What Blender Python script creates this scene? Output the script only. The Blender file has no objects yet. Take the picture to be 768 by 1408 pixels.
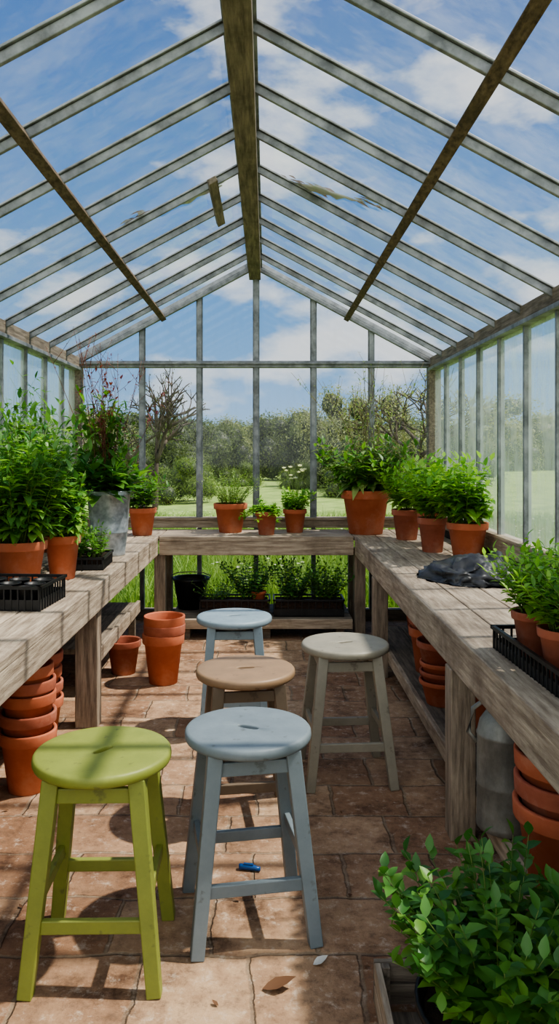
import bpy, math, random, bmesh
from mathutils import Vector, Matrix, noise
R = random.Random(7)
sc = bpy.context.scene
def lin(c):
    c=c/255.0
    return c/12.92 if c<=0.04045 else ((c+0.055)/1.055)**2.4
def C(r,g,b): return (lin(r),lin(g),lin(b),1)

# ------------------------------------------------------------ node helpers
def newmat(name):
    m=bpy.data.materials.new(name); m.use_nodes=True
    nt=m.node_tree; nt.nodes.clear()
    return m,nt
def N(nt,t,**k):
    n=nt.nodes.new(t)
    for a,v in k.items(): setattr(n,a,v)
    return n
def L(nt,a,b): nt.links.new(a,b)
def ramp(nt,fac,stops):
    r=nt.nodes.new('ShaderNodeValToRGB'); e=r.color_ramp.elements
    e[0].position=stops[0][0]; e[0].color=stops[0][1]
    e[1].position=stops[-1][0]; e[1].color=stops[-1][1]
    for p,c in stops[1:-1]:
        x=e.new(p); x.color=c
    L(nt,fac,r.inputs[0]); return r
def mixc(nt,fac,a,b,mode='MIX'):
    m=nt.nodes.new('ShaderNodeMix'); m.data_type='RGBA'; m.blend_type=mode
    for s,v in ((0,fac),(6,a),(7,b)):
        if hasattr(v,'is_linked'): L(nt,v,m.inputs[s])
        else: m.inputs[s].default_value=v
    return m.outputs[2]
def math_(nt,op,a,b=None,c=None,clamp=False):
    n=nt.nodes.new('ShaderNodeMath'); n.operation=op; n.use_clamp=clamp
    for i,v in enumerate((a,b,c)):
        if v is None: continue
        if hasattr(v,'is_linked'): L(nt,v,n.inputs[i])
        else: n.inputs[i].default_value=v
    return n.outputs[0]
def g(v): return (v,v,v,1)

def m_noise(name,c1,c2,scale=8,stretch=(1,1,1),rough=.6,metal=0,bump=.2,island=.0,detail=6,c3=None,lo=.35,hi=.65,c3lo=.5):
    m,nt=newmat(name)
    out=N(nt,'ShaderNodeOutputMaterial'); p=N(nt,'ShaderNodeBsdfPrincipled')
    p.inputs['Roughness'].default_value=rough; p.inputs['Metallic'].default_value=metal
    tc=N(nt,'ShaderNodeTexCoord'); mp=N(nt,'ShaderNodeMapping'); mp.inputs['Scale'].default_value=stretch
    L(nt,tc.outputs['Object'],mp.inputs[0])
    n=N(nt,'ShaderNodeTexNoise'); n.inputs['Scale'].default_value=scale; n.inputs['Detail'].default_value=detail
    n.inputs['Roughness'].default_value=.65
    L(nt,mp.outputs[0],n.inputs['Vector'])
    geo=N(nt,'ShaderNodeNewGeometry')
    if island>0:
        ad=N(nt,'ShaderNodeVectorMath',operation='MULTIPLY_ADD')
        cb=N(nt,'ShaderNodeCombineXYZ')
        for i in range(3): L(nt,geo.outputs['Random Per Island'],cb.inputs[i])
        L(nt,cb.outputs[0],ad.inputs[0]); ad.inputs[1].default_value=(37,53,71); L(nt,mp.outputs[0],ad.inputs[2])
        L(nt,ad.outputs[0],n.inputs['Vector'])
    r=ramp(nt,n.outputs['Fac'],[(lo,c1),(hi,c2)])
    col=r.outputs[0]
    if c3:
        n2=N(nt,'ShaderNodeTexNoise'); n2.inputs['Scale'].default_value=3.5; n2.inputs['Detail'].default_value=8
        n2.inputs['Roughness'].default_value=.7
        L(nt,tc.outputs['Object'],n2.inputs['Vector'])
        r2=ramp(nt,n2.outputs['Fac'],[(c3lo,g(0)),(c3lo+.22,g(.8))])
        col=mixc(nt,r2.outputs[0],col,c3)
    if island>0:
        mr=N(nt,'ShaderNodeMapRange'); L(nt,geo.outputs['Random Per Island'],mr.inputs[0])
        mr.inputs[3].default_value=1-island; mr.inputs[4].default_value=1+island*.4
        h=N(nt,'ShaderNodeHueSaturation'); L(nt,mr.outputs[0],h.inputs['Value']); L(nt,col,h.inputs['Color']); col=h.outputs[0]
    L(nt,col,p.inputs['Base Color'])
    b=N(nt,'ShaderNodeBump'); b.inputs['Strength'].default_value=bump; b.inputs['Distance'].default_value=.01
    L(nt,n.outputs['Fac'],b.inputs['Height']); L(nt,b.outputs[0],p.inputs['Normal'])
    L(nt,p.outputs[0],out.inputs[0]); return m

def m_leaf(name,c1,c2,tr=.35,rough=.45):
    m,nt=newmat(name)
    out=N(nt,'ShaderNodeOutputMaterial'); p=N(nt,'ShaderNodeBsdfPrincipled'); p.inputs['Roughness'].default_value=rough
    t=N(nt,'ShaderNodeBsdfTranslucent'); mx=N(nt,'ShaderNodeMixShader'); mx.inputs[0].default_value=tr
    geo=N(nt,'ShaderNodeNewGeometry')
    r=ramp(nt,geo.outputs['Random Per Island'],[(0,c1),(1,c2)])
    L(nt,r.outputs[0],p.inputs['Base Color'])
    br=mixc(nt,1.0,r.outputs[0],(1.5,1.55,.8,1),'MULTIPLY')
    L(nt,br,t.inputs[0])
    L(nt,p.outputs[0],mx.inputs[1]); L(nt,t.outputs[0],mx.inputs[2]); L(nt,mx.outputs[0],out.inputs[0]); return m

def m_glass(name,haze,tint=(.97,.985,.98,1),streak=(1,1,1),hz=(.85,.9,.9,1),lo=.35,hi=.75,base=.02,scale=3):
    m,nt=newmat(name)
    out=N(nt,'ShaderNodeOutputMaterial')
    tr=N(nt,'ShaderNodeBsdfTransparent'); tr.inputs[0].default_value=tint
    gl=N(nt,'ShaderNodeBsdfGlossy'); gl.inputs['Roughness'].default_value=.04
    geo=N(nt,'ShaderNodeNewGeometry')
    dt=N(nt,'ShaderNodeVectorMath',operation='DOT_PRODUCT'); L(nt,geo.outputs['Normal'],dt.inputs[0]); L(nt,geo.outputs['Incoming'],dt.inputs[1])
    ab=math_(nt,'ABSOLUTE',dt.outputs['Value'])
    om=math_(nt,'SUBTRACT',1.0,ab,clamp=True)
    pw=math_(nt,'POWER',om,5.0)
    fr=math_(nt,'MULTIPLY_ADD',pw,.45,.035,clamp=True)
    di=N(nt,'ShaderNodeBsdfDiffuse'); di.inputs[0].default_value=hz
    tl=N(nt,'ShaderNodeBsdfTranslucent'); tl.inputs[0].default_value=hz
    dm=N(nt,'ShaderNodeMixShader'); dm.inputs[0].default_value=.6
    L(nt,di.outputs[0],dm.inputs[1]); L(nt,tl.outputs[0],dm.inputs[2])
    tc=N(nt,'ShaderNodeTexCoord'); mp=N(nt,'ShaderNodeMapping'); mp.inputs['Scale'].default_value=streak
    L(nt,tc.outputs['Object'],mp.inputs[0])
    n=N(nt,'ShaderNodeTexNoise'); n.inputs['Scale'].default_value=scale; n.inputs['Detail'].default_value=9; n.inputs['Roughness'].default_value=.72
    L(nt,mp.outputs[0],n.inputs['Vector'])
    mr=N(nt,'ShaderNodeMapRange'); L(nt,n.outputs['Fac'],mr.inputs[0])
    mr.inputs[1].default_value=lo; mr.inputs[2].default_value=hi; mr.inputs[3].default_value=base; mr.inputs[4].default_value=haze
    m1=N(nt,'ShaderNodeMixShader'); L(nt,mr.outputs[0],m1.inputs[0]); L(nt,tr.outputs[0],m1.inputs[1]); L(nt,dm.outputs[0],m1.inputs[2])
    m2=N(nt,'ShaderNodeMixShader'); L(nt,fr,m2.inputs[0]); L(nt,m1.outputs[0],m2.inputs[1]); L(nt,gl.outputs[0],m2.inputs[2])
    L(nt,m2.outputs[0],out.inputs[0]); return m

# ------------------------------------------------------------ materials
W1,W2=C(140,124,106),C(200,184,162)
D1,D2=C(96,86,76),C(152,140,124)
wood_y=m_noise('bench_wood_y',W1,W2,6,(9,.8,9),.75,0,.6,.22,c3=C(112,96,80),c3lo=.49)
wood_x=m_noise('bench_wood_x',W1,W2,6,(.8,9,9),.75,0,.6,.22,c3=C(112,96,80),c3lo=.49)
wood_z=m_noise('post_wood_z',C(116,103,89),C(176,160,140),6,(9,9,.8),.8,0,.6,.15,c3=C(100,86,72))
old_y=m_noise('beam_wood_y',D1,D2,6,(9,.8,9),.85,0,.7,.15,c3=C(74,68,54))
old_x=m_noise('beam_wood_x',D1,D2,6,(.8,9,9),.85,0,.7,.15,c3=C(74,68,54))
purl=m_noise('purlin_wood',C(68,56,44),C(126,108,86),14,(4,1.5,4),.9,0,.8,0,c3=C(60,56,40))
metal=m_noise('weathered_aluminium',C(98,102,105),C(154,158,161),10,(1,1,1),.5,.25,.25,0,c3=C(98,92,84),c3lo=.54)
dark_wall=m_noise('painted_boards',C(56,52,48),C(84,78,70),6,(8,1,8),.9,0,.4,.2)
terra=m_noise('terracotta',C(176,92,60),C(204,120,86),5,(1,1,1),.8,0,.12,.10,c3=C(206,150,124),lo=.3,hi=.7)
terra_d=m_noise('terracotta_aged',C(150,80,58),C(186,110,84),6,(1,1,1.5),.85,0,.2,.18,c3=C(196,154,134),lo=.3,hi=.7)
soil=m_noise('potting_soil',C(30,22,16),C(70,52,38),60,(1,1,1),1,0,1)
galv=m_noise('galvanised_steel',C(146,156,162),C(196,204,210),22,(1,1,1),.42,.5,.05,0,c3=C(140,144,144),detail=2)
galv_d=m_noise('aged_galvanised',C(112,112,106),C(164,164,156),9,(1,1,.6),.5,.4,.15,0,c3=C(120,110,92))
blackp=m_noise('black_plastic',C(20,21,22),C(36,37,38),20,(1,1,1),.45,0,.05)
bagm=m_noise('grey_plastic_sheet',C(44,45,48),C(80,82,86),7,(1,1,1),.4,0,.3)
stem=m_noise('green_stem',C(84,112,52),C(120,140,70),20)
stem_r=m_noise('red_stem',C(92,50,46),C(126,84,62),20)
stem_b=m_noise('brown_twig',C(90,84,58),C(128,120,84),20)
bark=m_noise('tree_bark',C(58,50,42),C(88,78,66),5,(1,1,.3),.9)
leaf_a=m_leaf('leaf_mid_green',C(60,110,42),C(120,168,70))
leaf_b=m_leaf('leaf_bright_green',C(94,150,54),C(160,202,88),.4)
leaf_c=m_leaf('leaf_deep_green',C(46,96,42),C(94,146,66),.3)
leaf_g=m_leaf('leaf_sage',C(104,130,78),C(156,178,108),.3)
leaf_t=m_leaf('leaf_tomato',C(64,116,58),C(124,170,84),.35)
leaf_r=m_leaf('leaf_wine',C(94,34,44),C(130,68,58),.35)
leaf_y=m_leaf('leaf_yellow',C(190,170,40),C(210,180,60),.4)
petal=m_leaf('white_petal',C(232,232,222),C(250,250,245),.3)
tree_l1=m_leaf('tree_foliage_dark',C(64,78,44),C(108,122,72),.35,.8)
tree_l2=m_leaf('tree_foliage_light',C(112,122,82),C(166,170,124),.35,.8)
tree_l3=m_leaf('tree_foliage_mid',C(78,100,50),C(126,146,78),.35,.8)
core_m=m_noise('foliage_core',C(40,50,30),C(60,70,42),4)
grassm=m_leaf('grass_blade',C(92,126,54),C(152,178,92),.35,.6)
brownleaf=m_leaf('dry_leaf',C(84,58,40),C(122,88,62),.1,.8)
bluep=m_noise('blue_plastic',C(16,70,130),C(20,84,150),20,rough=.3)
white_s=m_noise('paper_scrap',C(200,200,195),C(225,225,220),20)

def paint(name,c,worn):
    m,nt=newmat(name)
    out=N(nt,'ShaderNodeOutputMaterial'); p=N(nt,'ShaderNodeBsdfPrincipled'); p.inputs['Roughness'].default_value=.5
    tc=N(nt,'ShaderNodeTexCoord')
    n=N(nt,'ShaderNodeTexNoise'); n.inputs['Scale'].default_value=9; n.inputs['Detail'].default_value=9; n.inputs['Roughness'].default_value=.75
    L(nt,tc.outputs['Object'],n.inputs['Vector'])
    c2=(c[0]*1.25,c[1]*1.22,c[2]*1.2,1)
    r=ramp(nt,n.outputs['Fac'],[(.35,c),(.65,c2)])
    n2=N(nt,'ShaderNodeTexNoise'); n2.inputs['Scale'].default_value=28; n2.inputs['Detail'].default_value=6
    L(nt,tc.outputs['Object'],n2.inputs['Vector'])
    r2=ramp(nt,n2.outputs['Fac'],[(.64,g(0)),(.71,g(.7))])
    col=mixc(nt,r2.outputs[0],r.outputs[0],worn)
    L(nt,col,p.inputs['Base Color'])
    b=N(nt,'ShaderNodeBump'); b.inputs['Strength'].default_value=.2; b.inputs['Distance'].default_value=.005
    L(nt,n.outputs['Fac'],b.inputs['Height']); L(nt,b.outputs[0],p.inputs['Normal'])
    L(nt,p.outputs[0],out.inputs[0]); return m
p_green=paint('green_paint',C(126,136,62),C(100,104,58))
p_blue=paint('blue_grey_paint',C(110,122,128),C(88,94,94))
p_lblue=paint('light_blue_paint',C(128,146,156),C(102,114,118))
p_taupe=paint('taupe_seat',C(138,114,88),C(100,82,64))
p_taupe2=paint('taupe_leg',C(106,92,76),C(84,72,60))
p_cream=paint('putty_paint',C(140,136,122),C(108,100,88))

def floor_mat():
    m,nt=newmat('terracotta_floor_tiles')
    out=N(nt,'ShaderNodeOutputMaterial'); p=N(nt,'ShaderNodeBsdfPrincipled'); p.inputs['Roughness'].default_value=.85
    tc=N(nt,'ShaderNodeTexCoord')
    nd=N(nt,'ShaderNodeTexNoise'); nd.inputs['Scale'].default_value=3; nd.inputs['Detail'].default_value=8; nd.inputs['Roughness'].default_value=.6
    L(nt,tc.outputs['Object'],nd.inputs['Vector'])
    vm=N(nt,'ShaderNodeVectorMath',operation='MULTIPLY_ADD'); L(nt,nd.outputs['Color'],vm.inputs[0]); vm.inputs[1].default_value=(.085,.085,0); L(nt,tc.outputs['Object'],vm.inputs[2])
    b=N(nt,'ShaderNodeTexBrick'); b.offset=.37; b.squash=1
    b.inputs['Scale'].default_value=1; b.inputs['Brick Width'].default_value=.30; b.inputs['Row Height'].default_value=.27
    b.inputs['Mortar Size'].default_value=.009; b.inputs['Mortar Smooth'].default_value=.7; b.inputs['Bias'].default_value=0
    b.inputs['Color1'].default_value=C(214,184,154); b.inputs['Color2'].default_value=C(170,132,104); b.inputs['Mortar'].default_value=C(176,156,134)
    L(nt,vm.outputs[0],b.inputs['Vector'])
    n=N(nt,'ShaderNodeTexNoise'); n.inputs['Scale'].default_value=3.6; n.inputs['Detail'].default_value=13; n.inputs['Roughness'].default_value=.78
    L(nt,tc.outputs['Object'],n.inputs['Vector'])
    r=ramp(nt,n.outputs['Fac'],[(.36,C(122,104,90)),(.48,C(214,204,194)),(.64,C(255,252,244))])
    col=mixc(nt,.95,b.outputs['Color'],r.outputs[0],'MULTIPLY')
    n2=N(nt,'ShaderNodeTexNoise'); n2.inputs['Scale'].default_value=22; n2.inputs['Detail'].default_value=10; n2.inputs['Roughness'].default_value=.75
    L(nt,tc.outputs['Object'],n2.inputs['Vector'])
    r2=ramp(nt,n2.outputs['Fac'],[(.53,g(0)),(.68,g(.75))])
    col=mixc(nt,r2.outputs[0],col,C(110,88,72))
    r3=ramp(nt,n2.outputs['Fac'],[(.32,g(.7)),(.46,g(0))])
    col=mixc(nt,r3.outputs[0],col,C(226,210,190))
    L(nt,col,p.inputs['Base Color'])
    h=math_(nt,'MULTIPLY_ADD',b.outputs['Fac'],-.7,n.outputs['Fac'])
    h=math_(nt,'MULTIPLY_ADD',n2.outputs['Fac'],.6,h)
    bp=N(nt,'ShaderNodeBump'); bp.inputs['Strength'].default_value=.9; bp.inputs['Distance'].default_value=.014
    L(nt,h,bp.inputs['Height']); L(nt,bp.outputs[0],p.inputs['Normal'])
    L(nt,p.outputs[0],out.inputs[0]); return m
tile=floor_mat()
g_roof=m_glass('roof_glass',.32,streak=(1.2,1.8,1.2),lo=.42,hi=.8,base=.07,scale=2.2,hz=(.75,.8,.82,1))
g_back=m_glass('back_glass',.10,streak=(3,3,.8),lo=.5,hi=.85,base=.01,scale=3)
g_side=m_glass('side_glass',.66,streak=(2,2,.6),lo=.35,hi=.72,base=.26,scale=2.5,hz=(.54,.64,.60,1))
meadow=m_noise('meadow_ground',C(110,136,66),C(154,176,94),1.5,(1,1,1),.95,0,.6)

# ------------------------------------------------------------ mesh builder
class MB:
    def __init__(s,lim=None): s.v=[];s.f=[];s.m=[];s.s=[];s.mats=[];s.lim=lim
    def ok(s,p):
        if not s.lim: return True
        a,b_,c=s.lim; return a<p[0]<b_ and p[1]<c
    def mi(s,mat):
        if mat not in s.mats: s.mats.append(mat)
        return s.mats.index(mat)
    def add(s,vs,fs,mat,smooth=False):
        o=len(s.v); s.v.extend([tuple(v) for v in vs]); k=s.mi(mat)
        for f in fs:
            s.f.append(tuple(i+o for i in f)); s.m.append(k); s.s.append(smooth)
    def box(s,x0,x1,y0,y1,z0,z1,mat):
        vs=[(x,y,z) for x in(x0,x1) for y in(y0,y1) for z in(z0,z1)]
        s.add(vs,[(0,1,3,2),(4,6,7,5),(0,4,5,1),(2,3,7,6),(0,2,6,4),(1,5,7,3)],mat)
    def beam(s,p0,p1,w,h,mat,up=(0,0,1),w1=None,h1=None):
        p0=Vector(p0);p1=Vector(p1);d=(p1-p0).normalized();up=Vector(up)
        side=d.cross(up).normalized();u=side.cross(d)
        w1=w if w1 is None else w1;h1=h if h1 is None else h1
        vs=[]
        for p,a,b in((p0,w/2,h/2),(p1,w1/2,h1/2)):
            vs+= [p-side*a-u*b,p+side*a-u*b,p+side*a+u*b,p-side*a+u*b]
        s.add(vs,[(0,3,2,1),(4,5,6,7),(0,1,5,4),(1,2,6,5),(2,3,7,6),(3,0,4,7)],mat)
    def lathe(s,prof,mat,c=(0,0,0),seg=28,smooth=True,cap0=False,cap1=False):
        vs=[];fs=[]
        for r,z in prof:
            for i in range(seg):
                a=2*math.pi*i/seg; vs.append((c[0]+r*math.cos(a),c[1]+r*math.sin(a),c[2]+z))
        for k in range(len(prof)-1):
            for i in range(seg):
                j=(i+1)%seg; fs.append((k*seg+i,k*seg+j,(k+1)*seg+j,(k+1)*seg+i))
        if cap0: fs.append(tuple(range(seg-1,-1,-1)))
        if cap1: fs.append(tuple((len(prof)-1)*seg+i for i in range(seg)))
        s.add(vs,fs,mat,smooth)
    def tube(s,pts,r,mat,seg=5,r1=None,smooth=True):
        pts=[Vector(p) for p in pts]
        if s.lim:
            q=[]
            for p in pts:
                if not s.ok(p): break
                q.append(p)
            pts=q
            if len(pts)<2: return
        n=len(pts); r1=r if r1 is None else r1
        vs=[];fs=[]
        for k,p in enumerate(pts):
            d=(pts[min(k+1,n-1)]-pts[max(k-1,0)]).normalized()
            a=Vector((0,0,1)) if abs(d.z)<.9 else Vector((1,0,0))
            x=d.cross(a).normalized(); y=d.cross(x)
            rr=r+(r1-r)*k/(n-1)
            for i in range(seg):
                t=2*math.pi*i/seg; vs.append(p+x*math.cos(t)*rr+y*math.sin(t)*rr)
        for k in range(n-1):
            for i in range(seg):
                j=(i+1)%seg; fs.append((k*seg+i,k*seg+j,(k+1)*seg+j,(k+1)*seg+i))
        fs.append(tuple(range(seg-1,-1,-1))); fs.append(tuple((n-1)*seg+i for i in range(seg)))
        s.add(vs,fs,mat,smooth)
    def leaf(s,base,d,ln,wd,mat,droop=.4,up=None):
        base=Vector(base); d=Vector(d).normalized(); up=Vector(up) if up else Vector((0,0,1))
        if not s.ok(base) or not s.ok(base+d*ln): return
        side=d.cross(up)
        if side.length<.05: side=Vector((1,0,0)).cross(d)
        side.normalize(); nrm=side.cross(d)
        vs=[base]; rows=[(.18,.62),(.42,1.0),(.72,.68)]
        for t,w in rows:
            c=base+d*(ln*t)-nrm*(droop*ln*t*t)
            e=side*(wd*.5*w); l=nrm*(wd*.16*w)
            vs+=[c-e+l,c,c+e+l]
        vs.append(base+d*ln-nrm*(droop*ln))
        fs=[(0,2,1),(0,3,2)]
        for k in(0,1):
            a=1+3*k
            fs+=[(a,a+1,a+4,a+3),(a+1,a+2,a+5,a+4)]
        fs+=[(7,8,10),(8,9,10)]
        s.add(vs,fs,mat,True)
    def build(s,name,loc=(0,0,0),rot=0,bevel=0,parent=None):
        me=bpy.data.meshes.new(name); me.from_pydata(s.v,[],s.f)
        for m in s.mats: me.materials.append(m)
        me.polygons.foreach_set('material_index',s.m); me.polygons.foreach_set('use_smooth',s.s); me.update()
        o=bpy.data.objects.new(name,me); sc.collection.objects.link(o)
        o.location=loc; o.rotation_euler=(0,0,rot)
        if bevel:
            b=o.modifiers.new('bevel','BEVEL'); b.width=bevel; b.segments=2; b.limit_method='ANGLE'; b.angle_limit=.9
        if parent: o.parent=parent
        return o

# ------------------------------------------------------------ dimensions
XL,XR,XC=-1.58,1.39,-.095
YB,YF=6.35,-1.0
ZE,ZR=2.15,2.95
BZ=.756
BL,BR=-.81,.66
SL=(ZR-ZE)/(XR-XC)
ribs=[YB-.455*k for k in range(1,16)]
def roofz(x): return ZR-SL*abs(x-XC)
def P(x,y,xmax=XR-.075): return MB(lim=(XL+.075-x,xmax-x,YB-.09-y))

b=MB(); b.box(XL-.05,XR+.05,YF,YB+.05,-.08,0,tile); b.build('floor')
b=MB(); nx=48
vs=[];fs=[]
for i in range(nx+1):
    for j in range(nx+1):
        x=-90+180*i/nx; y=-60+180*j/nx
        d=max(0,math.hypot(x,y-3)-8)
        vs.append((x,y,-.10+.012*d*max(0,noise.noise(Vector((x*.05,y*.05,0))))))
for i in range(nx):
    for j in range(nx):
        a=i*(nx+1)+j; fs.append((a,a+nx+1,a+nx+2,a+1))
b.add(vs,fs,meadow,True); b.build('ground')

# ------------------------------------------------------------ greenhouse shell
def side_wall(name,x):
    b=MB()
    b.box(x-.03,x+.03,YF,YB,0,.80,dark_wall)
    b.box(x-.035,x+.035,YF,YB,.80,.885,wood_y)
    b.box(x-.045,x+.045,YF,YB,.885,.905,wood_y)
    for y in ribs: b.box(x-.02,x+.02,y-.012,y+.012,.905,ZE-.05,metal)
    b.box(x-.04,x+.04,YF,YB-.0,ZE-.06,ZE+.02,old_y)
    b.box(x-.052,x+.052,YF,YB,ZE-.085,ZE-.06,metal)
    b.build(name,bevel=.003)
    gp=MB(); ys=[YB]+ribs+[YF]
    for a,c in zip(ys[:-1],ys[1:]):
        t=R.uniform(-.004,.004)
        gp.add([(x+t,c+.008,.90),(x-t,a-.008,.90),(x-t,a-.008,ZE-.07),(x+t,c+.008,ZE-.07)],[(0,1,2,3)],g_side)
    return gp
side_wall('wall_left',XL).build('window_1')
side_wall('wall_right',XR).build('window_2')
b=MB()
mull=[-1.03,-.555,-.085,.39,.87]
for x in(XL,XR): b.box(x-.05,x+.05,YB-.05,YB+.05,0,ZE,old_y)
for x in mull:
    b.box(x-.018,x+.018,YB-.03,YB+.02,.84,roofz(x)-.02,metal)
    b.box(x-.018,x+.018,YB-.03,YB+.02,.08,.76,metal)
    b.box(x-.028,x+.028,YB-.012,YB-.004,.84,roofz(x)-.02,metal)
b.box(XL,XR,YB-.04,YB+.03,ZE-.06,ZE-.005,metal)
b.box(XL,XR,YB-.06,YB-.04,ZE-.035,ZE-.02,metal)
b.box(XL,XR,YB-.045,YB+.04,.765,.83,wood_x)
b.box(XL,XR,YB-.06,YB+.05,.83,.85,wood_x)
b.box(XL,XR,YB-.04,YB+.04,0,.09,old_x)
for sx in(XL,XR):
    b.beam((sx,YB-.01,ZE),(XC,YB-.01,ZR),.07,.06,metal)
    b.beam((sx,YB-.05,ZE-.03),(XC,YB-.05,ZR-.03),.02,.03,metal)
b.build('wall_back',bevel=.003)
gp=MB(); xs=[XL]+mull+[XR]
for a,c in zip(xs[:-1],xs[1:]):
    gp.add([(a,YB,.08),(c,YB,.08),(c,YB,.77),(a,YB,.77)],[(0,1,2,3)],g_back)
    gp.add([(a,YB,.84),(c,YB,.84),(c,YB,ZE-.03),(a,YB,ZE-.03)],[(0,1,2,3)],g_back)
    gp.add([(a,YB,ZE-.01),(c,YB,ZE-.01),(c,YB,max(roofz(c),ZE)),(a,YB,max(roofz(a),ZE))],[(0,1,2,3)],g_back)
gp.build('window_3')
b=MB()
b.box(XC-.048,XC+.048,YF,YB,ZR-.13,ZR+.02,old_y)
b.box(XC-.062,XC+.062,YF,YB,ZR-.035,ZR-.02,metal)
for y in ribs+[YB-.0]:
    for sx,sg in((XL,-1),(XR,1)):
        n=Vector((sg*SL,0,1)).normalized()
        p0=Vector((sx,y,ZE)); p1=Vector((XC+sg*.03,y,roofz(XC+sg*.03)))
        b.beam(p0-n*.019,p1-n*.019,.018,.034,metal,up=n)
        b.beam(p0+n*.004,p1+n*.004,.038,.010,metal,up=n)
for sg in(-1,1):
    x=XC+sg*.78; n=Vector((sg*SL,0,1)).normalized()
    p=Vector((x,0,roofz(x)))-n*.03
    b.beam((p.x,YF,p.z),(p.x,YB,p.z),.045,.05,purl,up=n)
b.beam((-.28,3.95,roofz(-.28)-.05),(-.28,4.70,roofz(-.28)-.05),.05,.03,old_y,up=(-SL,0,1))
b.build('roof_frame',bevel=.003)
gp=MB(); ys=[YB]+ribs+[YF]
for sx,sg in((XL,-1),(XR,1)):
    xm=XC+sg*.78
    for a,c in zip(ys[:-1],ys[1:]):
        for x0,x1 in((sx,xm),(xm,XC)):
            e=R.uniform(0,.004)
            gp.add([(x0,c,roofz(x0)+e),(x0,a,roofz(x0)+e),(x1,a,roofz(x1)),(x1,c,roofz(x1))],[(0,1,2,3)],g_roof)
gp.build('roof_window')
film=m_noise('torn_film',C(160,160,154),C(206,206,200),9,rough=.5)
def litter(name,pts,w,mat,mat2):
    b=MB()
    for i in range(len(pts)-1):
        for k in range(11):
            t=R.random(); x=pts[i][0]*(1-t)+pts[i+1][0]*t+R.gauss(0,w*.35); y=pts[i][1]*(1-t)+pts[i+1][1]*t+R.gauss(0,w*.5)
            z=roofz(x)+.012+R.uniform(0,.006)
            a=R.uniform(-.5,.5)+(math.pi if R.random()<.5 else 0)
            sg=-1 if x<XC else 1
            d=Vector((math.cos(a),math.sin(a),-sg*SL*math.cos(a)))
            b.leaf((x,y,z),d,R.uniform(.04,.11),R.uniform(.02,.035),mat if R.random()<.6 else mat2,droop=0)
    b.build(name)
litter('roof_leaf_litter',[(.10,4.1),(.3,3.97),(.56,3.78)],.05,brownleaf,film)
litter('roof_leaf_litter',[(-.72,4.05),(-.5,4.12),(-.25,4.28)],.05,film,brownleaf)
def sheet(name,pts,w):
    b=MB(); vs=[];fs=[]; n=len(pts)
    for i,(x,y) in enumerate(pts):
        ww=w*math.sin(math.pi*(i+.4)/(n-.2))*R.uniform(.6,1.3); y+=R.uniform(-.012,.012)
        for k in range(4):
            yy=y-ww/2+ww*k/3; vs.append((x,yy,roofz(x)+.007+.006*R.random()))
    for i in range(n-1):
        for k in range(3): fs.append((i*4+k,i*4+k+1,(i+1)*4+k+1,(i+1)*4+k))
    b.add(vs,fs,film,True); b.build(name)
sheet('torn_roof_film',[(-.74+.045*i,4.08+.015*i) for i in range(12)],.12)
sheet('torn_roof_film',[(.12+.035*i,4.10-.025*i) for i in range(11)],.09)

# ------------------------------------------------------------ benches
def planks_y(b,x0,x1,y0,y1,z1,t,n,mat):
    w=(x1-x0)/n
    for i in range(n):
        b.box(x0+w*i+.003,x0+w*(i+1)-.003,y0,y1,z1-t+R.uniform(-.001,0),z1,mat)
b=MB()
planks_y(b,XL+.05,BL,.6,YB-.07,BZ,.035,4,wood_y)
b.box(BL-.04,BL-.005,.6,5.76,BZ-.14,BZ-.035,wood_y)
b.box(XL+.06,XL+.10,.6,YB-.08,BZ-.14,BZ-.035,old_y)
for y in(1.2,3.90):
    b.box(BL-.155,BL-.042,y-.05,y+.05,0,BZ-.036,wood_z); b.box(XL+.10,XL+.18,y-.04,y+.04,0,BZ-.036,wood_z)
    b.box(XL+.05,BL-.042,y-.018,y+.018,BZ-.12,BZ-.037,old_x)
b.box(XL+.05,BL-.14,4.35,5.7,.24,.27,old_y); b.box(BL-.155,BL-.13,4.35,5.7,.20,.285,wood_y)
for y in(4.4,5.6): b.box(BL-.2,BL-.15,y-.02,y+.02,0,.24,old_y); b.box(XL+.06,XL+.1,y-.02,y+.02,0,.24,old_y)
b.build('potting_bench',bevel=.004)
b=MB()
planks_y(b,BR,XR-.05,.6,YB-.07,BZ,.035,4,wood_y)
b.box(BR+.005,BR+.04,.6,5.76,BZ-.14,BZ-.035,wood_y)
b.box(XR-.10,XR-.06,.6,YB-.08,BZ-.14,BZ-.035,old_y)
for y in(.9,2.78,4.75):
    b.box(BR+.0,BR+.09,y-.045,y+.045,0,BZ-.141,wood_z); b.box(XR-.14,XR-.06,y-.04,y+.04,0,BZ-.141,wood_z)
    b.box(BR+.042,XR-.06,y-.018,y+.018,BZ-.12,BZ-.037,old_x); b.box(BR+.09,XR-.14,y-.018,y+.018,.085,.13,old_x)
planks_y(b,BR+.095,XR-.06,.7,5.4,.16,.028,3,old_y)
b.box(BR+.09,BR+.115,.7,5.4,.09,.162,wood_y)
b.build('potting_bench',bevel=.004)
b=MB()
x0,x1=BL+.004,BR-.004
w=(YB-.07-5.73)/3
for i in range(3): b.box(x0,x1,5.73+w*i+.003,5.73+w*(i+1)-.003,BZ-.035,BZ,wood_x)
b.box(x0,x1,5.735,5.77,BZ-.14,BZ-.035,wood_x)
for x in(BL-.045,BR-.0):
    b.box(x+.006,x+.09,5.775,5.86,0,BZ-.145,wood_z); b.box(x+.006,x+.09,YB-.16,YB-.08,0,BZ-.145,wood_z)
for i in range(3): b.box(-.72,.64,5.68+.19*i,5.68+.19*i+.18,.12,.15,old_x)
b.box(-.72,.64,5.655,5.68,.08,.152,wood_x)
for x in(-.6,0,.55): b.box(x-.03,x+.03,5.70,6.2,0,.12,old_x)
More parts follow.
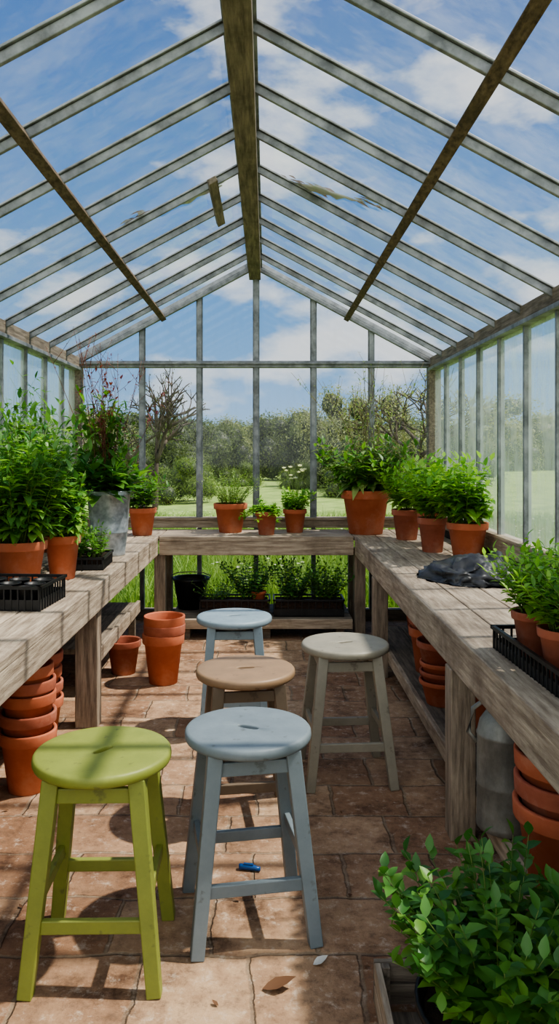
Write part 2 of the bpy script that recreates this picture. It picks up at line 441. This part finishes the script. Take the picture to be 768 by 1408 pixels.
b.build('potting_bench',bevel=.004)

# ------------------------------------------------------------ stools
def stool(x,y,rot,seatm,legm,H=.57,slot=.6,sr=.19,ft=.157):
    b=MB(); seg=48; th=.034; vs=[];fs=[]
    def slotp(a,k):
        c,s=math.cos(a),math.sin(a); px=math.copysign(abs(c)**.8,c)*.034*k; py=math.copysign(abs(s)**.8,s)*.012*k
        return px*math.cos(slot)-py*math.sin(slot),px*math.sin(slot)+py*math.cos(slot)
    rings=[('s',1.,-th),('s',1.,-.003),('s',1.08,0),('m',.35,0),('m',.8,0),('c',sr-.012,0),('c',sr-.005,-.002),('c',sr-.001,-.007),('c',sr,-.014),('c',sr,-.022),('c',sr-.003,-.029),('c',sr-.010,-th),('m',.5,-th)]
    for ty,k,z in rings:
        for i in range(seg):
            a=2*math.pi*i/seg
            sp=slotp(a-slot,1.08); cp=((sr-.012)*math.cos(a),(sr-.012)*math.sin(a))
            if ty=='s': p=slotp(a-slot,k)
            elif ty=='c': p=(k*math.cos(a),k*math.sin(a))
            else: p=(sp[0]*(1-k)+cp[0]*k,sp[1]*(1-k)+cp[1]*k)
            vs.append((p[0],p[1],H+z))
    nr=len(rings)
    for k in range(nr):
        for i in range(seg):
            j=(i+1)%seg; k2=(k+1)%nr
            fs.append((k*seg+i,k*seg+j,k2*seg+j,k2*seg+i))
    b.add(vs,fs,seatm,True)
    tt=.112; zt=H-th
    def lp(sx,sy,z):
        f=z/zt; w=ft*(1-f)+tt*f; return Vector((sx*w,sy*w,z))
    for sx in(-1,1):
        for sy in(-1,1):
            b.beam(lp(sx,sy,.0),lp(sx,sy,zt),.038,.038,legm,up=(0,1,0),w1=.044,h1=.044)
    for s in(-1,1):
        b.beam(lp(-1,s,.17),lp(1,s,.17),.018,.036,legm); b.beam(lp(-1,s,H-.075),lp(1,s,H-.075),.018,.04,legm)
        b.beam(lp(s,-1,.225),lp(s,1,.225),.018,.034,legm); b.beam(lp(s,-1,H-.072),lp(s,1,H-.072),.018,.04,legm)
    return b.build('wooden_stool',(x,y,0),rot,bevel=.006)
stool(-.455,2.125,math.radians(1),p_green,p_green,slot=.9,ft=.165)
stool(-.055,2.30,math.radians(10),p_blue,p_blue,slot=-.6,ft=.168)
stool(-.08,2.93,math.radians(8),p_taupe,p_taupe2,slot=0)
stool(-.162,3.86,math.radians(3),p_lblue,p_lblue,slot=.2)
stool(.342,3.32,math.radians(4),p_cream,p_cream,slot=.3,ft=.175)

# ------------------------------------------------------------ pots and plants
def pot(b,R0,H,mat,c=(0,0,0),soilm=True):
    rm=H*.2; t=R0*.09
    p=[(R0*.62,0),(R0*.66,.002),(R0*.88,H-rm),(R0*.97,H-rm+.002),(R0*.985,H-rm+.006),(R0,H-.006),(R0*.99,H-.001),(R0*.96,H),(R0-t*1.1,H-.001),(R0-t*1.4,H-.008),(R0*.84,H-rm),(R0*.6,H*.12)]
    b.lathe(p,mat,c,30,True,cap0=True,cap1=True)
    if soilm: b.lathe([(R0*.86,H-rm*.75),(R0*.4,H-rm*.6),(.004,H-rm*.55)],soil,c,20,True,cap1=True)
def rv(): return Vector((R.gauss(0,1),R.gauss(0,1),R.gauss(0,1))).normalized()
def bush(b,c,r0,ht,spread,ns,nl,ll,lw,lm,sm=stem,droop=.4,bare=.15,sr=.002,lean=(0,0),up=.25,alt=None,altp=.1,sag=0):
    c=Vector(c)
    for k in range(ns):
        a=R.uniform(0,6.283); q=math.sqrt(R.random()); h=ht*R.uniform(.6,1)*(1-.25*q)
        ex=Vector((math.cos(a)*q*spread+lean[0],math.sin(a)*q*spread+lean[1],h))
        p0=c+Vector((math.cos(a)*q*r0*.7,math.sin(a)*q*r0*.7,0))
        pts=[]
        M=6
        w=rv()*.03*ht
        for i in range(M+1):
            t=i/M
            e=Vector((ex.x*t**1.3,ex.y*t**1.3,ex.z*(t**.85)-sag*t*t*q))
            pts.append(p0+e+w*math.sin(t*5))
        b.tube(pts,sr,sm,4,sr*.4)
        ph=R.uniform(0,6.28)
        for i in range(nl):
            t=bare+(1-bare)*(i+R.random()*.6)/nl; t=min(t,.999)
            f=t*M; j=int(f); p=pts[j].lerp(pts[j+1],f-j)
            for s2 in(0,math.pi):
                an=ph+i*1.9+s2+R.uniform(-.4,.4)
                d=Vector((math.cos(an),math.sin(an),up+.5*t+R.uniform(-.25,.25)))
                sz=(1-.45*t)*R.uniform(.7,1.15)
                m=lm if not alt or R.random()>altp else alt
                b.leaf(p,d,ll*sz,lw*sz,m,droop=droop*R.uniform(.4,1.4))
        b.leaf(pts[-1],Vector((R.gauss(0,.4),R.gauss(0,.4),1)),ll*.6,lw*.5,lm,.2)
def wiry(b,c,n,ht,spread,sm,lm,ll,lw,nl=8,sr=.0022,branch=3,start=.35,hmin=.65):
    c=Vector(c)
    for k in range(n):
        a=R.uniform(0,6.283); ex=Vector((math.cos(a)*spread*R.random(),math.sin(a)*spread*R.random(),ht*R.uniform(hmin,1)))
        M=8; w=rv()*.05*ht
        pts=[c+Vector((ex.x*(i/M)**1.2,ex.y*(i/M)**1.2,ex.z*i/M))+w*math.sin(i/M*4) for i in range(M+1)]
        b.tube(pts,sr,sm,4,sr*.4)
        for q in range(branch):
            i=R.randint(3,M-1); d=rv(); d.z=abs(d.z)+.6; d.normalize(); l=ht*R.uniform(.12,.25)
            bp=[pts[i]+d*l*t/3+Vector((0,0,.03*t*t/9)) for t in range(4)]
            b.tube(bp,sr*.7,sm,3,sr*.3)
            if nl>0:
                for z in range(4): b.leaf(bp[R.randint(1,3)],rv()+Vector((0,0,.3)),ll*R.uniform(.5,1),lw*R.uniform(.5,1),lm,.3)
        for i in range(nl):
            t=start+(1-start)*R.random(); f=t*M*.999; j=int(f); p=pts[j].lerp(pts[j+1],f-j)
            b.leaf(p,rv()+Vector((0,0,.2)),ll*R.uniform(.6,1.1),lw*R.uniform(.6,1.1),lm,.4)

b=P(-.285,6.06); pot(b,.135,.23,terra); bush(b,(0,0,.2),.12,.34,.20,85,10,.034,.015,leaf_g,sr=.0015,alt=leaf_b,altp=.3); b.build('potted_thyme',(-.285,6.06,BZ))
b=P(0,5.88,.12); pot(b,.088,.18,terra_d); bush(b,(0,0,.16),.07,.18,.17,38,6,.06,.038,leaf_b,droop=.6,sag=.18); b.build('potted_herb',(0.0,5.88,BZ))
b=MB(lim=(-.11,.4,.2)); pot(b,.095,.185,terra); bush(b,(0,0,.17),.08,.20,.15,46,6,.055,.042,leaf_b,droop=.5)
for k in range(12):
    a=R.uniform(0,6.28); e=Vector((math.cos(a)*.10+R.uniform(-.02,.03),math.sin(a)*.06-.02,R.uniform(.24,.36)))
    b.tube([(0,0,.17),(e.x*.5,e.y*.5,.17+e.z*.6),(e.x,e.y,.17+e.z)],.0016,stem,4)
    for q in range(8):
        t=q*.785; b.leaf((e.x,e.y,.17+e.z),(math.cos(t),math.sin(t),.35 if q%2 else .9),.026,.019,petal,.1)
b.build('potted_flowering_herb',(.225,6.05,BZ))
b=P(.775,5.96); pot(b,.195,.34,terra); bush(b,(0,0,.30),.16,.50,.31,64,7,.13,.062,leaf_a,droop=.7,sr=.003,alt=leaf_g,altp=.35)
wiry(b,(0,0,.3),22,1.02,.62,stem_b,leaf_g,.032,.015,nl=10,sr=.003); b.leaf((.15,-.16,.42),(.4,-.5,-.1),.12,.04,leaf_y); b.build('potted_sage',(.775,5.96,BZ))
b=P(1.02,5.56); pot(b,.11,.22,terra_d); bush(b,(0,0,.2),.1,.42,.2,48,7,.085,.052,leaf_b,droop=.5); wiry(b,(0,0,.2),6,.8,.3,stem_b,leaf_g,.03,.012); b.build('potted_basil',(1.02,5.56,BZ))
b=P(1.14,5.28); pot(b,.10,.23,terra); bush(b,(0,0,.2),.09,.46,.20,50,7,.085,.056,leaf_b,droop=.5,alt=leaf_a,altp=.4); b.build('potted_basil',(1.14,5.28,BZ))
b=P(1.06,4.88); pot(b,.095,.22,terra_d); bush(b,(0,0,.2),.09,.42,.21,48,7,.085,.055,leaf_b,droop=.5); b.build('potted_basil',(1.06,4.88,BZ))
b=P(1.21,4.60); pot(b,.125,.215,terra); bush(b,(0,0,.19),.11,.48,.33,84,7,.10,.064,leaf_b,droop=.6,alt=leaf_a,altp=.25); b.build('potted_basil',(1.21,4.60,BZ))
b=P(-.95,5.85); pot(b,.11,.21,terra); bush(b,(0,0,.19),.1,.32,.16,40,6,.09,.045,leaf_a,droop=.4); b.build('potted_pepper_plant',(-.95,5.85,BZ))
b=P(-.975,4.73)
h=.40;r0,r1=.098,.138
b.lathe([(r0,0),(r0+.003,.004),(r0+.002,.02),(r0+.016,h*.35),(r0+.019,h*.36),(r0+.018,h*.37),(r1-.008,h-.03),(r1-.002,h-.025),(r1,h-.02),(r1-.004,h-.012),(r1+.003,h-.004),(r1+.001,h),(r1-.004,h-.004),(r1-.012,h-.05),(r0,h*.6)],galv,seg=40,cap0=True,cap1=False)
b.lathe([(r1-.012,h-.05),(.004,h-.04)],soil,seg=24,cap1=True)
for s in(-1,1): b.tube([(s*(r1-.004),0,h-.05),(s*(r1+.012),0,h-.045),(s*(r1+.012),0,h-.02),(s*(r1-.002),0,h-.015)],.004,galv)
bush(b,(0,0,h-.06),.10,.28,.17,30,4,.17,.10,leaf_c,droop=.45,sr=.003,alt=leaf_a,altp=.5)
wiry(b,(-.03,0,h-.06),13,.84,.46,stem_r,leaf_r,.045,.02,nl=6,branch=3)
wiry(b,(-.03,0,h-.06),10,.98,.55,stem_r,leaf_r,.02,.01,nl=3,branch=4,sr=.003,start=.8,hmin=.85)
wiry(b,(-.03,0,h-.06),18,.58,.32,stem,leaf_a,.08,.038,nl=12,branch=3)
b.build('bucket_of_amaranth',(-.975,4.73,BZ))
def tomato(x,y,R0,H,ht,sp,n,xmax=XR):
    b=P(x,y,xmax); pot(b,R0,H,terra); bush(b,(0,0,H*.85),R0*.8,ht,sp,n,9,.115,.052,leaf_t,droop=.5,sr=.003,up=.1,alt=leaf_b,altp=.35)
    wiry(b,(0,0,H*.8),6,ht*1.3,sp*.8,stem,leaf_a,.05,.025); b.build('potted_tomato_plant',(x,y,BZ))
tomato(-1.17,3.62,.13,.22,.64,.28,76,-.90)
tomato(-1.03,3.86,.092,.22,.42,.18,40,-.91)
tomato(-1.32,4.20,.12,.22,.78,.26,76,-1.06)
tomato(-1.36,3.05,.10,.2,.62,.20,54)
tomato(-1.36,4.9,.12,.22,.56,.22,54,-1.15)

# ------------------------------------------------------------ trays
def tray(b,x0,x1,y0,y1,z,h,rib=.03):
    b.box(x0+.008,x1-.008,y0+.008,y1-.008,z,z+.006,blackp)
    b.box(x0,x1,y0,y0+.012,z+h-.012,z+h,blackp); b.box(x0,x1,y1-.012,y1,z+h-.012,z+h,blackp)
    b.box(x0,x0+.012,y0,y1,z+h-.012,z+h,blackp); b.box(x1-.012,x1,y0,y1,z+h-.012,z+h,blackp)
    for yy in(y0+.008,y1-.012): b.box(x0+.008,x1-.008,yy,yy+.004,z+.0,z+h*.45,blackp)
    for xx in(x0+.008,x1-.012): b.box(xx,xx+.004,y0+.008,y1-.008,z+.0,z+h*.45,blackp)
    n=max(2,int((x1-x0)/rib))
    for i in range(n+1):
        x=x0+.008+(x1-x0-.022)*i/n
        for yy in(y0+.005,y1-.011): b.box(x,x+.006,yy,yy+.006,z,z+h-.01,blackp)
    n=max(2,int((y1-y0)/rib))
    for i in range(n+1):
        y=y0+.008+(y1-y0-.022)*i/n
        for xx in(x0+.005,x1-.011): b.box(xx,xx+.006,y,y+.006,z,z+h-.01,blackp)
b=MB(); tray(b,-.22,.26,-.15,.17,0,.10)
for i in range(4):
    for j in range(3):
        c=(-.14+.105*i,-.09+.1*j,0)
        b.lathe([(.03,.008),(.044,.085),(.046,.088),(.042,.088),(.038,.07)],blackp,c=c,seg=12,cap0=True)
        b.lathe([(.038,.072),(.002,.076)],soil,c=c,seg=12,cap1=True)
b.build('seed_tray',(-1.15,3.22,BZ),math.radians(-4))
b=MB(); tray(b,-.15,.15,-.17,.17,0,.07)
for i in range(3):
    for j in range(3):
        x,y=-.1+.095*i,-.11+.105*j
        b.box(x-.04,x+.04,y-.04,y+.04,.008,.06,soil)
        bush(b,(x,y,.06),.03,.18,.06,7,4,.05,.03,leaf_a)
b.build('seedling_tray',(-1.03,4.27,BZ),math.radians(3))
b=MB(); tray(b,-.18,.18,-.33,.33,0,.075)
for (x,y,r) in((-.085,-.23,.075),(.085,-.22,.075),(-.085,-.03,.078),(.085,-.02,.075),(-.08,.20,.075),(.09,.20,.075)):
    pot(b,r,.14,blackp if y<-.2 else terra_d,c=(x,y,.008)); bush(b,(x,y,.13),.06,.27,.13,48,8,.058,.026,leaf_b if R.random()<.7 else leaf_a,droop=.4)
b.build('tray_of_potted_seedlings',(.925,2.18,BZ),math.radians(2))
b=MB(lim=(-2,2,YB-.09-5.86)); tray(b,-.27,.27,-.12,.12,0,.13,.05)
b.box(-.25,.25,-.10,.10,.01,.11,soil)
bush(b,(-.12,0,.1),.1,.36,.17,44,7,.055,.034,leaf_c); bush(b,(.13,0,.1),.1,.36,.17,44,7,.055,.034,leaf_a)
b.build('herb_trough',(.32,5.86,.151))
b=MB(lim=(-2,2,YB-.09-5.86)); tray(b,-.27,.27,-.12,.12,0,.13,.05); b.box(-.25,.25,-.10,.10,.01,.11,soil)
bush(b,(-.14,0,.1),.1,.20,.12,24,5,.04,.025,leaf_a); pot(b,.06,.11,terra,c=(.18,-.02,.07)); bush(b,(.12,0,.1),.1,.40,.18,46,7,.055,.034,leaf_c)
b.build('herb_trough',(-.24,5.86,.151))
b=MB(); b.lathe([(.10,0),(.135,.22),(.148,.225),(.15,.235),(.146,.245),(.135,.243),(.128,.2)],blackp,seg=32,cap0=True)
b.lathe([(.13,.21),(.004,.22)],soil,seg=20,cap1=True)
b.tube([(-.147,0,.235),(-.16,-.02,.26),(-.10,-.06,.29),(0,-.08,.30),(.10,-.06,.29),(.16,-.02,.26),(.147,0,.235)],.004,galv_d)
b.build('black_bucket',(-.60,6.08,.151))

# ------------------------------------------------------------ pot stacks
def stack(name,x,y,z,specs,lean=0):
    b=MB(); zz=0
    for i,(r,h,st) in enumerate(specs):
        pot(b,r,h,terra_d if i%2 else terra,c=(R.uniform(-.004,.004),R.uniform(-.004,.004),zz),soilm=False); zz+=st
    b.build(name,(x,y,z))
stack('terracotta_pot_stack',-.99,3.17,0,[(.118,.25,.085),(.116,.24,.08),(.112,.24,.055),(.112,.24,.06),(.108,.24,0)])
stack('terracotta_pot_stack',-1.08,3.62,0,[(.115,.24,.07),(.115,.24,.07),(.113,.24,.07),(.112,.24,0)])
stack('terracotta_pot_stack',-.62,4.62,0,[(.128,.30,.055),(.126,.30,.06),(.125,.29,0)])
b=MB(); pot(b,.11,.21,terra_d,soilm=False); b.build('terracotta_pot',(-.90,4.82,0))
stack('terracotta_pot_stack',.84,2.14,.161,[(.145,.26,.07),(.145,.26,.07),(.14,.26,0)])
stack('terracotta_pot_stack',.86,3.75,.161,[(.11,.12,.045),(.108,.12,.045),(.106,.12,.05),(.12,.17,0)])
stack('terracotta_pot_stack',.92,4.30,.161,[(.12,.25,.07),(.12,.25,.07),(.12,.25,0)])
stack('terracotta_pot_stack',1.05,5.15,.161,[(.13,.26,.08),(.125,.26,.07),(.12,.22,0)])
b=MB(); pot(b,.12,.24,terra,soilm=False); b.build('terracotta_pot',(1.0,3.35,.161))
b=MB()
b.lathe([(.088,0),(.092,.004),(.092,.02),(.089,.025),(.089,.14),(.091,.145),(.089,.15),(.088,.30),(.091,.305),(.088,.31),(.08,.345),(.06,.375),(.045,.385),(.045,.41),(.048,.413),(.046,.418),(.040,.413),(.040,.38)],galv_d,seg=36,cap0=True)
b.tube([(-.088,0,.27),(-.115,0,.30),(-.10,0,.38),(-.04,0,.43),(.0,0,.44),(.05,0,.42)],.008,galv_d,8)
b.tube([(.08,0,.06),(.12,0,.12),(.16,0,.26),(.19,0,.34)],.018,galv_d,10,.011)
b.lathe([(.012,-.02),(.034,.012),(.034,.018),(.0,.022)],galv_d,c=(.192,0,.35),seg=16)
b.build('watering_can',(.785,2.52,.163),math.radians(-15))
b=MB()
bm=bmesh.new(); bmesh.ops.create_icosphere(bm,subdivisions=5,radius=1)
vs=[]
for v in bm.verts:
    p=v.co.copy(); q=p*1.8
    n1=abs(noise.noise(q*1.1+Vector((3,1,0)))); n2=abs(noise.noise(q*2.6)); n3=abs(noise.noise(q*6))
    k=1.0-.45*n1-.32*n2-.12*n3
    z=max(0,p.z*.13*k*(1+.4*noise.noise(p*2)))
    if p.z<=0: z=.001
    fl=1+.15*max(0,.3-p.z)
    vs.append((p.x*.29*(1.0-.35*n1-.1*n3)*fl,p.y*.30*(1.0-.4*n2)*fl,z))
fs=[tuple(v.index for v in f.verts) for f in bm.faces]; bm.free()
b.add(vs,fs,bagm,True); b.build('crumpled_plastic_sheet',(1.06,3.88,BZ))
b=MB()
cx0,cx1,cy0,cy1=.27,.74,1.40,1.93
for z in(.012,.068):
    b.box(cx0,cx1,cy1-.016,cy1,z,z+.05,old_x); b.box(cx0,cx1,cy0,cy0+.016,z,z+.05,old_x)
    b.box(cx0,cx0+.016,cy0+.017,cy1-.017,z,z+.05,wood_y); b.box(cx1-.016,cx1,cy0+.017,cy1-.017,z,z+.05,old_y)
for x in(cx0+.017,cx1-.037):
    for y in(cy0+.017,cy1-.037): b.box(x,x+.02,y,y+.02,0,.118,old_y)
for i in range(4): b.box(cx0+.017+.112*i,cx0+.017+.112*i+.1,cy0+.038,cy1-.038,0,.011,old_y)
b.build('wooden_crate',bevel=.002)
b=MB(); b.lathe([(.14,0),(.175,.17),(.19,.175),(.19,.19),(.18,.19),(.17,.15)],blackp,seg=32,cap0=True); b.lathe([(.17,.16),(.004,.17)],soil,seg=20,cap1=True)
bush(b,(0,0,.15),.14,.40,.20,78,8,.070,.045,leaf_c,droop=.35,sr=.0025,alt=leaf_a,altp=.5)
bush(b,(0.02,.02,.15),.13,.30,.21,46,7,.062,.042,leaf_a,droop=.35,sr=.0025)
b.build('potted_mint',(.515,1.66,.0115))

def flr(px,py):
    d=1050*1.4/(py-620); return ((px-366)*d/1050,d)
x,y=flr(343,1197); b=MB()
b.tube([(-.034,0,.010),(-.030,0,.011),(.018,0,.011),(.024,0,.009),(.036,0,.009)],.010,bluep,10,.007); b.box(-.02,.012,-.004,.004,.018,.023,bluep); b.build('blue_pen_cap',(x,y,0),-.2)
for px,py in((360,1362),(168,1232),(46,1122),(222,1163),(500,1330),(120,1190),(300,1385),(470,1120),(12,1115),(560,1180),(30,1250),(330,1240),(480,1230),(250,1100)):
    x,y=flr(px,py); b=MB(); a=R.uniform(0,6); s=R.uniform(.015,.035)
    if px==360: a=.1; s=.09
    b.leaf((0,0,.004),(math.cos(a),math.sin(a),.05),s,s*.5,brownleaf,-.25); b.build('dry_leaf',(x,y,0))
x,y=flr(430,1328); b=MB(); b.leaf((0,0,.003),(1,.3,.1),.045,.03,white_s,-.3); b.build('paper_scrap',(x,y,0))

# ------------------------------------------------------------ outside vegetation
def shrubmesh(seed,nq,lm,ls,nb=26):
    r=random.Random(seed); b=MB(); blobs=[]
    for i in range(nb):
        a=r.uniform(0,6.28); q=math.sqrt(r.random())*.95; rr=r.uniform(.2,.42)
        top=1.35*math.sqrt(max(0,1.05-q*q))+r.uniform(-.25,.12)
        blobs.append((Vector((math.cos(a)*q,math.sin(a)*q,max(.15,r.uniform(.25,1)*top))),rr))
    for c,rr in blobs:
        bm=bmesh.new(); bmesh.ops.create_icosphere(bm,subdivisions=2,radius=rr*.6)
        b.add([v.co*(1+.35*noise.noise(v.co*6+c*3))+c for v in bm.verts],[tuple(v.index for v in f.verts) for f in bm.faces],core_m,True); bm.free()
    for i in range(nq):
        c,rr=r.choice(blobs)
        d=Vector((r.gauss(0,1),r.gauss(0,1),r.gauss(0,1))).normalized()
        k=rr*(.55+.60*r.random()**1.3)*(1+.5*noise.noise(d*2.5+c*5))
        p=c+d*k
        if p.z<0: continue
        x=Vector((r.gauss(0,1),r.gauss(0,1),r.gauss(0,1))).normalized(); y=x.cross(d).normalized()
        s=ls*r.uniform(.5,1.2)
        b.add([p-x*s,p-y*s*.55,p+x*s,p+y*s*.55],[(0,1,2,3)],lm)
    me=b.build('tmp'); m=me.data; bpy.data.objects.remove(me); return m
shr=[shrubmesh(11,26000,tree_l1,.026),shrubmesh(12,26000,tree_l2,.026),shrubmesh(13,26000,tree_l3,.026),shrubmesh(14,26000,tree_l1,.026,32)]
hedge=bpy.data.objects.new('hedgerow',None); sc.collection.objects.link(hedge)
def shrub(k,px,d,hpx,sx=1.0):
    x=(px-366)*d/1050; H=1.5+(620-hpx)*d/1050
    s=H/1.55
    o=bpy.data.objects.new('shrub',shr[k]); sc.collection.objects.link(o); o.parent=hedge
    o.location=(x,d,-.12); o.scale=(s*sx,s*sx,s); o.rotation_euler=(0,0,R.uniform(0,6))
for k,px,d,h,sx in((3,120,28,588,1.1),(0,225,27,588,1.0),(3,268,32,552,.8),(0,185,23,608,.9),(2,245,22,616,1.0),(3,292,36,562,.9),
                    (1,320,46,582,1.0),(1,350,48,580,1.0),(2,332,30,628,.9),(3,396,38,546,.8),(1,374,50,578,1.0),(2,412,28,628,.8),
                    (0,428,36,575,.9),(1,462,30,550,.85),(1,500,28,556,.85),(1,545,29,552,.85),(3,570,36,552,.9),(2,495,24,615,1.0),(2,550,23,620,1.0),(0,612,32,575,1.0),
                    (0,60,36,580,1.2),(0,-20,36,580,1.2),(1,690,52,590,1.2),(0,760,56,590,1.3),(2,840,50,590,1.3)):
    shrub(k,px,d,h,sx)
for i in range(60):
    a=math.radians(-20+220*i/59); d=R.uniform(62,72); s=R.uniform(2.6,3.8)
    o=bpy.data.objects.new('shrub',shr[i%4]); sc.collection.objects.link(o); o.parent=hedge
    o.location=(math.cos(a)*d,math.sin(a)*d,-.2); o.scale=(s*1.9,s*1.9,s); o.rotation_euler=(0,0,R.uniform(0,6))
def tree(x,y,H,lm,nleaf,seed,ls=.1,half=1.2,rk=.05,rot=0):
    r=random.Random(seed); b=MB()
    def br(p,d,l,rad,lev):
        pts=[p]; q=p.copy(); dd=d.copy()
        for i in range(4):
            dd=(dd+Vector((r.gauss(0,.13),r.gauss(0,.13),r.gauss(0,.07)))).normalized(); q=q+dd*l/4; pts.append(q.copy())
        b.tube(pts,rad,bark,5,rad*.6)
        if lev==0:
            for i in range(nleaf):
                pp=pts[r.randint(1,4)]+Vector((r.gauss(0,.08),r.gauss(0,.08),r.gauss(0,.06)))*H*.2
                b.leaf(pp,Vector((r.gauss(0,1),r.gauss(0,1),r.gauss(0,1))),ls,ls*.6,lm,0)
            return
        a0=r.uniform(0,6.28); nb=5 if lev>2 else 3
        for k in range(nb):
            a=a0+6.28*k/nb+r.uniform(-.3,.3); t=r.uniform(.5,1.1)
            nd=(dd*math.cos(t)+Vector((math.cos(a),math.sin(a),r.uniform(-.05,.35)))*math.sin(t)).normalized()
            br(pts[r.choice((3,4,4))],nd,l*r.uniform(.62,.82),rad*.6,lev-1)
    br(Vector((0,0,0)),Vector((0,0,1)),H*.4,H*rk,4)
    zs=sorted(v[2] for v in b.v); k=H/zs[int(len(zs)*.97)]
    xs=sorted(v[0] for v in b.v); kx=2*half/(xs[int(len(xs)*.96)]-xs[int(len(xs)*.04)])
    b.v=[(v[0]*kx,v[1]*kx,v[2]*k) for v in b.v]
    b.build('tree',(x,y,-.12),rot)
tree((212-366)*18/1050,18,1.5+18*100/1050,tree_l1,3,21,.06,half=.95,rk=.045)
tree((575-366)*25/1050,25,1.5+25*90/1050,tree_l2,5,9,.09,half=2.0,rk=.03)
gr=bpy.data.objects.new('meadow_grass',None); sc.collection.objects.link(gr)
b=MB()
for i in range(3600):
    x,y=R.uniform(-1,1),R.uniform(-1,1); a=R.uniform(0,6.28); h=R.uniform(.12,.5); w=.006; l=Vector((R.gauss(0,.3),R.gauss(0,.3),0))*h
    e=Vector((math.cos(a),math.sin(a),0))*w; p=Vector((x,y,0))
    b.add([p-e,p+e,p+e*.8+l*.4+Vector((0,0,h*.6)),p-e*.8+l*.4+Vector((0,0,h*.6)),p+l+Vector((0,0,h))],[(0,1,2,3),(3,2,4)],grassm)
for i in range(40):
    x,y=R.uniform(-1,1),R.uniform(-1,1); h=R.uniform(.3,.55); b.tube([(x,y,0),(x,y,h)],.002,stem,3)
    for q in range(6):
        t=q*1.05; b.leaf((x,y,h),(math.cos(t),math.sin(t),.3),.022,.014,petal,.1)
t=b.build('tmp'); gm=t.data; bpy.data.objects.remove(t)
for i in range(-2,4):
    for j in range(4):
        o=bpy.data.objects.new('grass_patch',gm); sc.collection.objects.link(o); o.parent=gr
        o.location=(-1+2*i,7.9+2*j,-.12); o.rotation_euler=(0,0,math.pi/2*R.randint(0,3)); o.scale=(1,1,R.uniform(.8,1.1))

# ------------------------------------------------------------ world
w=bpy.data.worlds.new('World'); sc.world=w; w.use_nodes=True; nt=w.node_tree; nt.nodes.clear()
out=N(nt,'ShaderNodeOutputWorld'); bg=N(nt,'ShaderNodeBackground'); bg.inputs[1].default_value=1.0
tc=N(nt,'ShaderNodeTexCoord'); sp=N(nt,'ShaderNodeSeparateXYZ'); L(nt,tc.outputs['Generated'],sp.inputs[0])
sky=ramp(nt,sp.outputs[2],[(0,C(164,198,230)),(.12,C(126,174,222)),(.30,C(84,142,206)),(.55,C(50,106,182)),(1,C(36,86,164))])
mp=N(nt,'ShaderNodeMapping'); mp.inputs['Scale'].default_value=(1,1,2.2); mp.inputs['Location'].default_value=(3.1,1.7,.4); L(nt,tc.outputs['Generated'],mp.inputs[0])
nz=N(nt,'ShaderNodeTexNoise'); nz.inputs['Scale'].default_value=5.0; nz.inputs['Detail'].default_value=10; nz.inputs['Roughness'].default_value=.52
L(nt,mp.outputs[0],nz.inputs['Vector'])
cm=ramp(nt,nz.outputs['Fac'],[(.53,g(0)),(.59,g(.6)),(.68,g(.95))])
cc=ramp(nt,nz.outputs['Fac'],[(.52,C(206,218,232)),(.64,C(244,246,248)),(.8,C(222,228,234))])
col=mixc(nt,cm.outputs[0],sky.outputs[0],cc.outputs[0])
# bright white sky added out of view behind the camera as fill light
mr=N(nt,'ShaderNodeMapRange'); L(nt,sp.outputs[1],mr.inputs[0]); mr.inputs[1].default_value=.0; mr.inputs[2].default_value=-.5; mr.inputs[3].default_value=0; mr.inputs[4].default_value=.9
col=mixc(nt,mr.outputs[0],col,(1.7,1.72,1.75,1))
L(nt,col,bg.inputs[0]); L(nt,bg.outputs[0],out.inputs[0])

sd=bpy.data.lights.new('sun','SUN'); sd.energy=5.8; sd.angle=math.radians(1.2); sd.color=(1,.93,.83)
so=bpy.data.objects.new('sun',sd); sc.collection.objects.link(so)
so.rotation_euler=Vector((.50,.05,.86)).to_track_quat('Z','Y').to_euler(); so.location=(4,2,8)

cd=bpy.data.cameras.new('camera'); cam=bpy.data.objects.new('camera',cd); sc.collection.objects.link(cam)
cam.location=(0,0,1.4); cam.rotation_euler=(math.pi/2,0,0)
cd.sensor_width=36; cd.lens=1050/1408*36; cd.shift_x=18/1408; cd.shift_y=-84/1408; cd.clip_start=.05; cd.clip_end=500
sc.camera=cam
try:
    sc.view_settings.look='AgX - Medium High Contrast'; sc.view_settings.exposure=.1
except Exception as e: print(e)
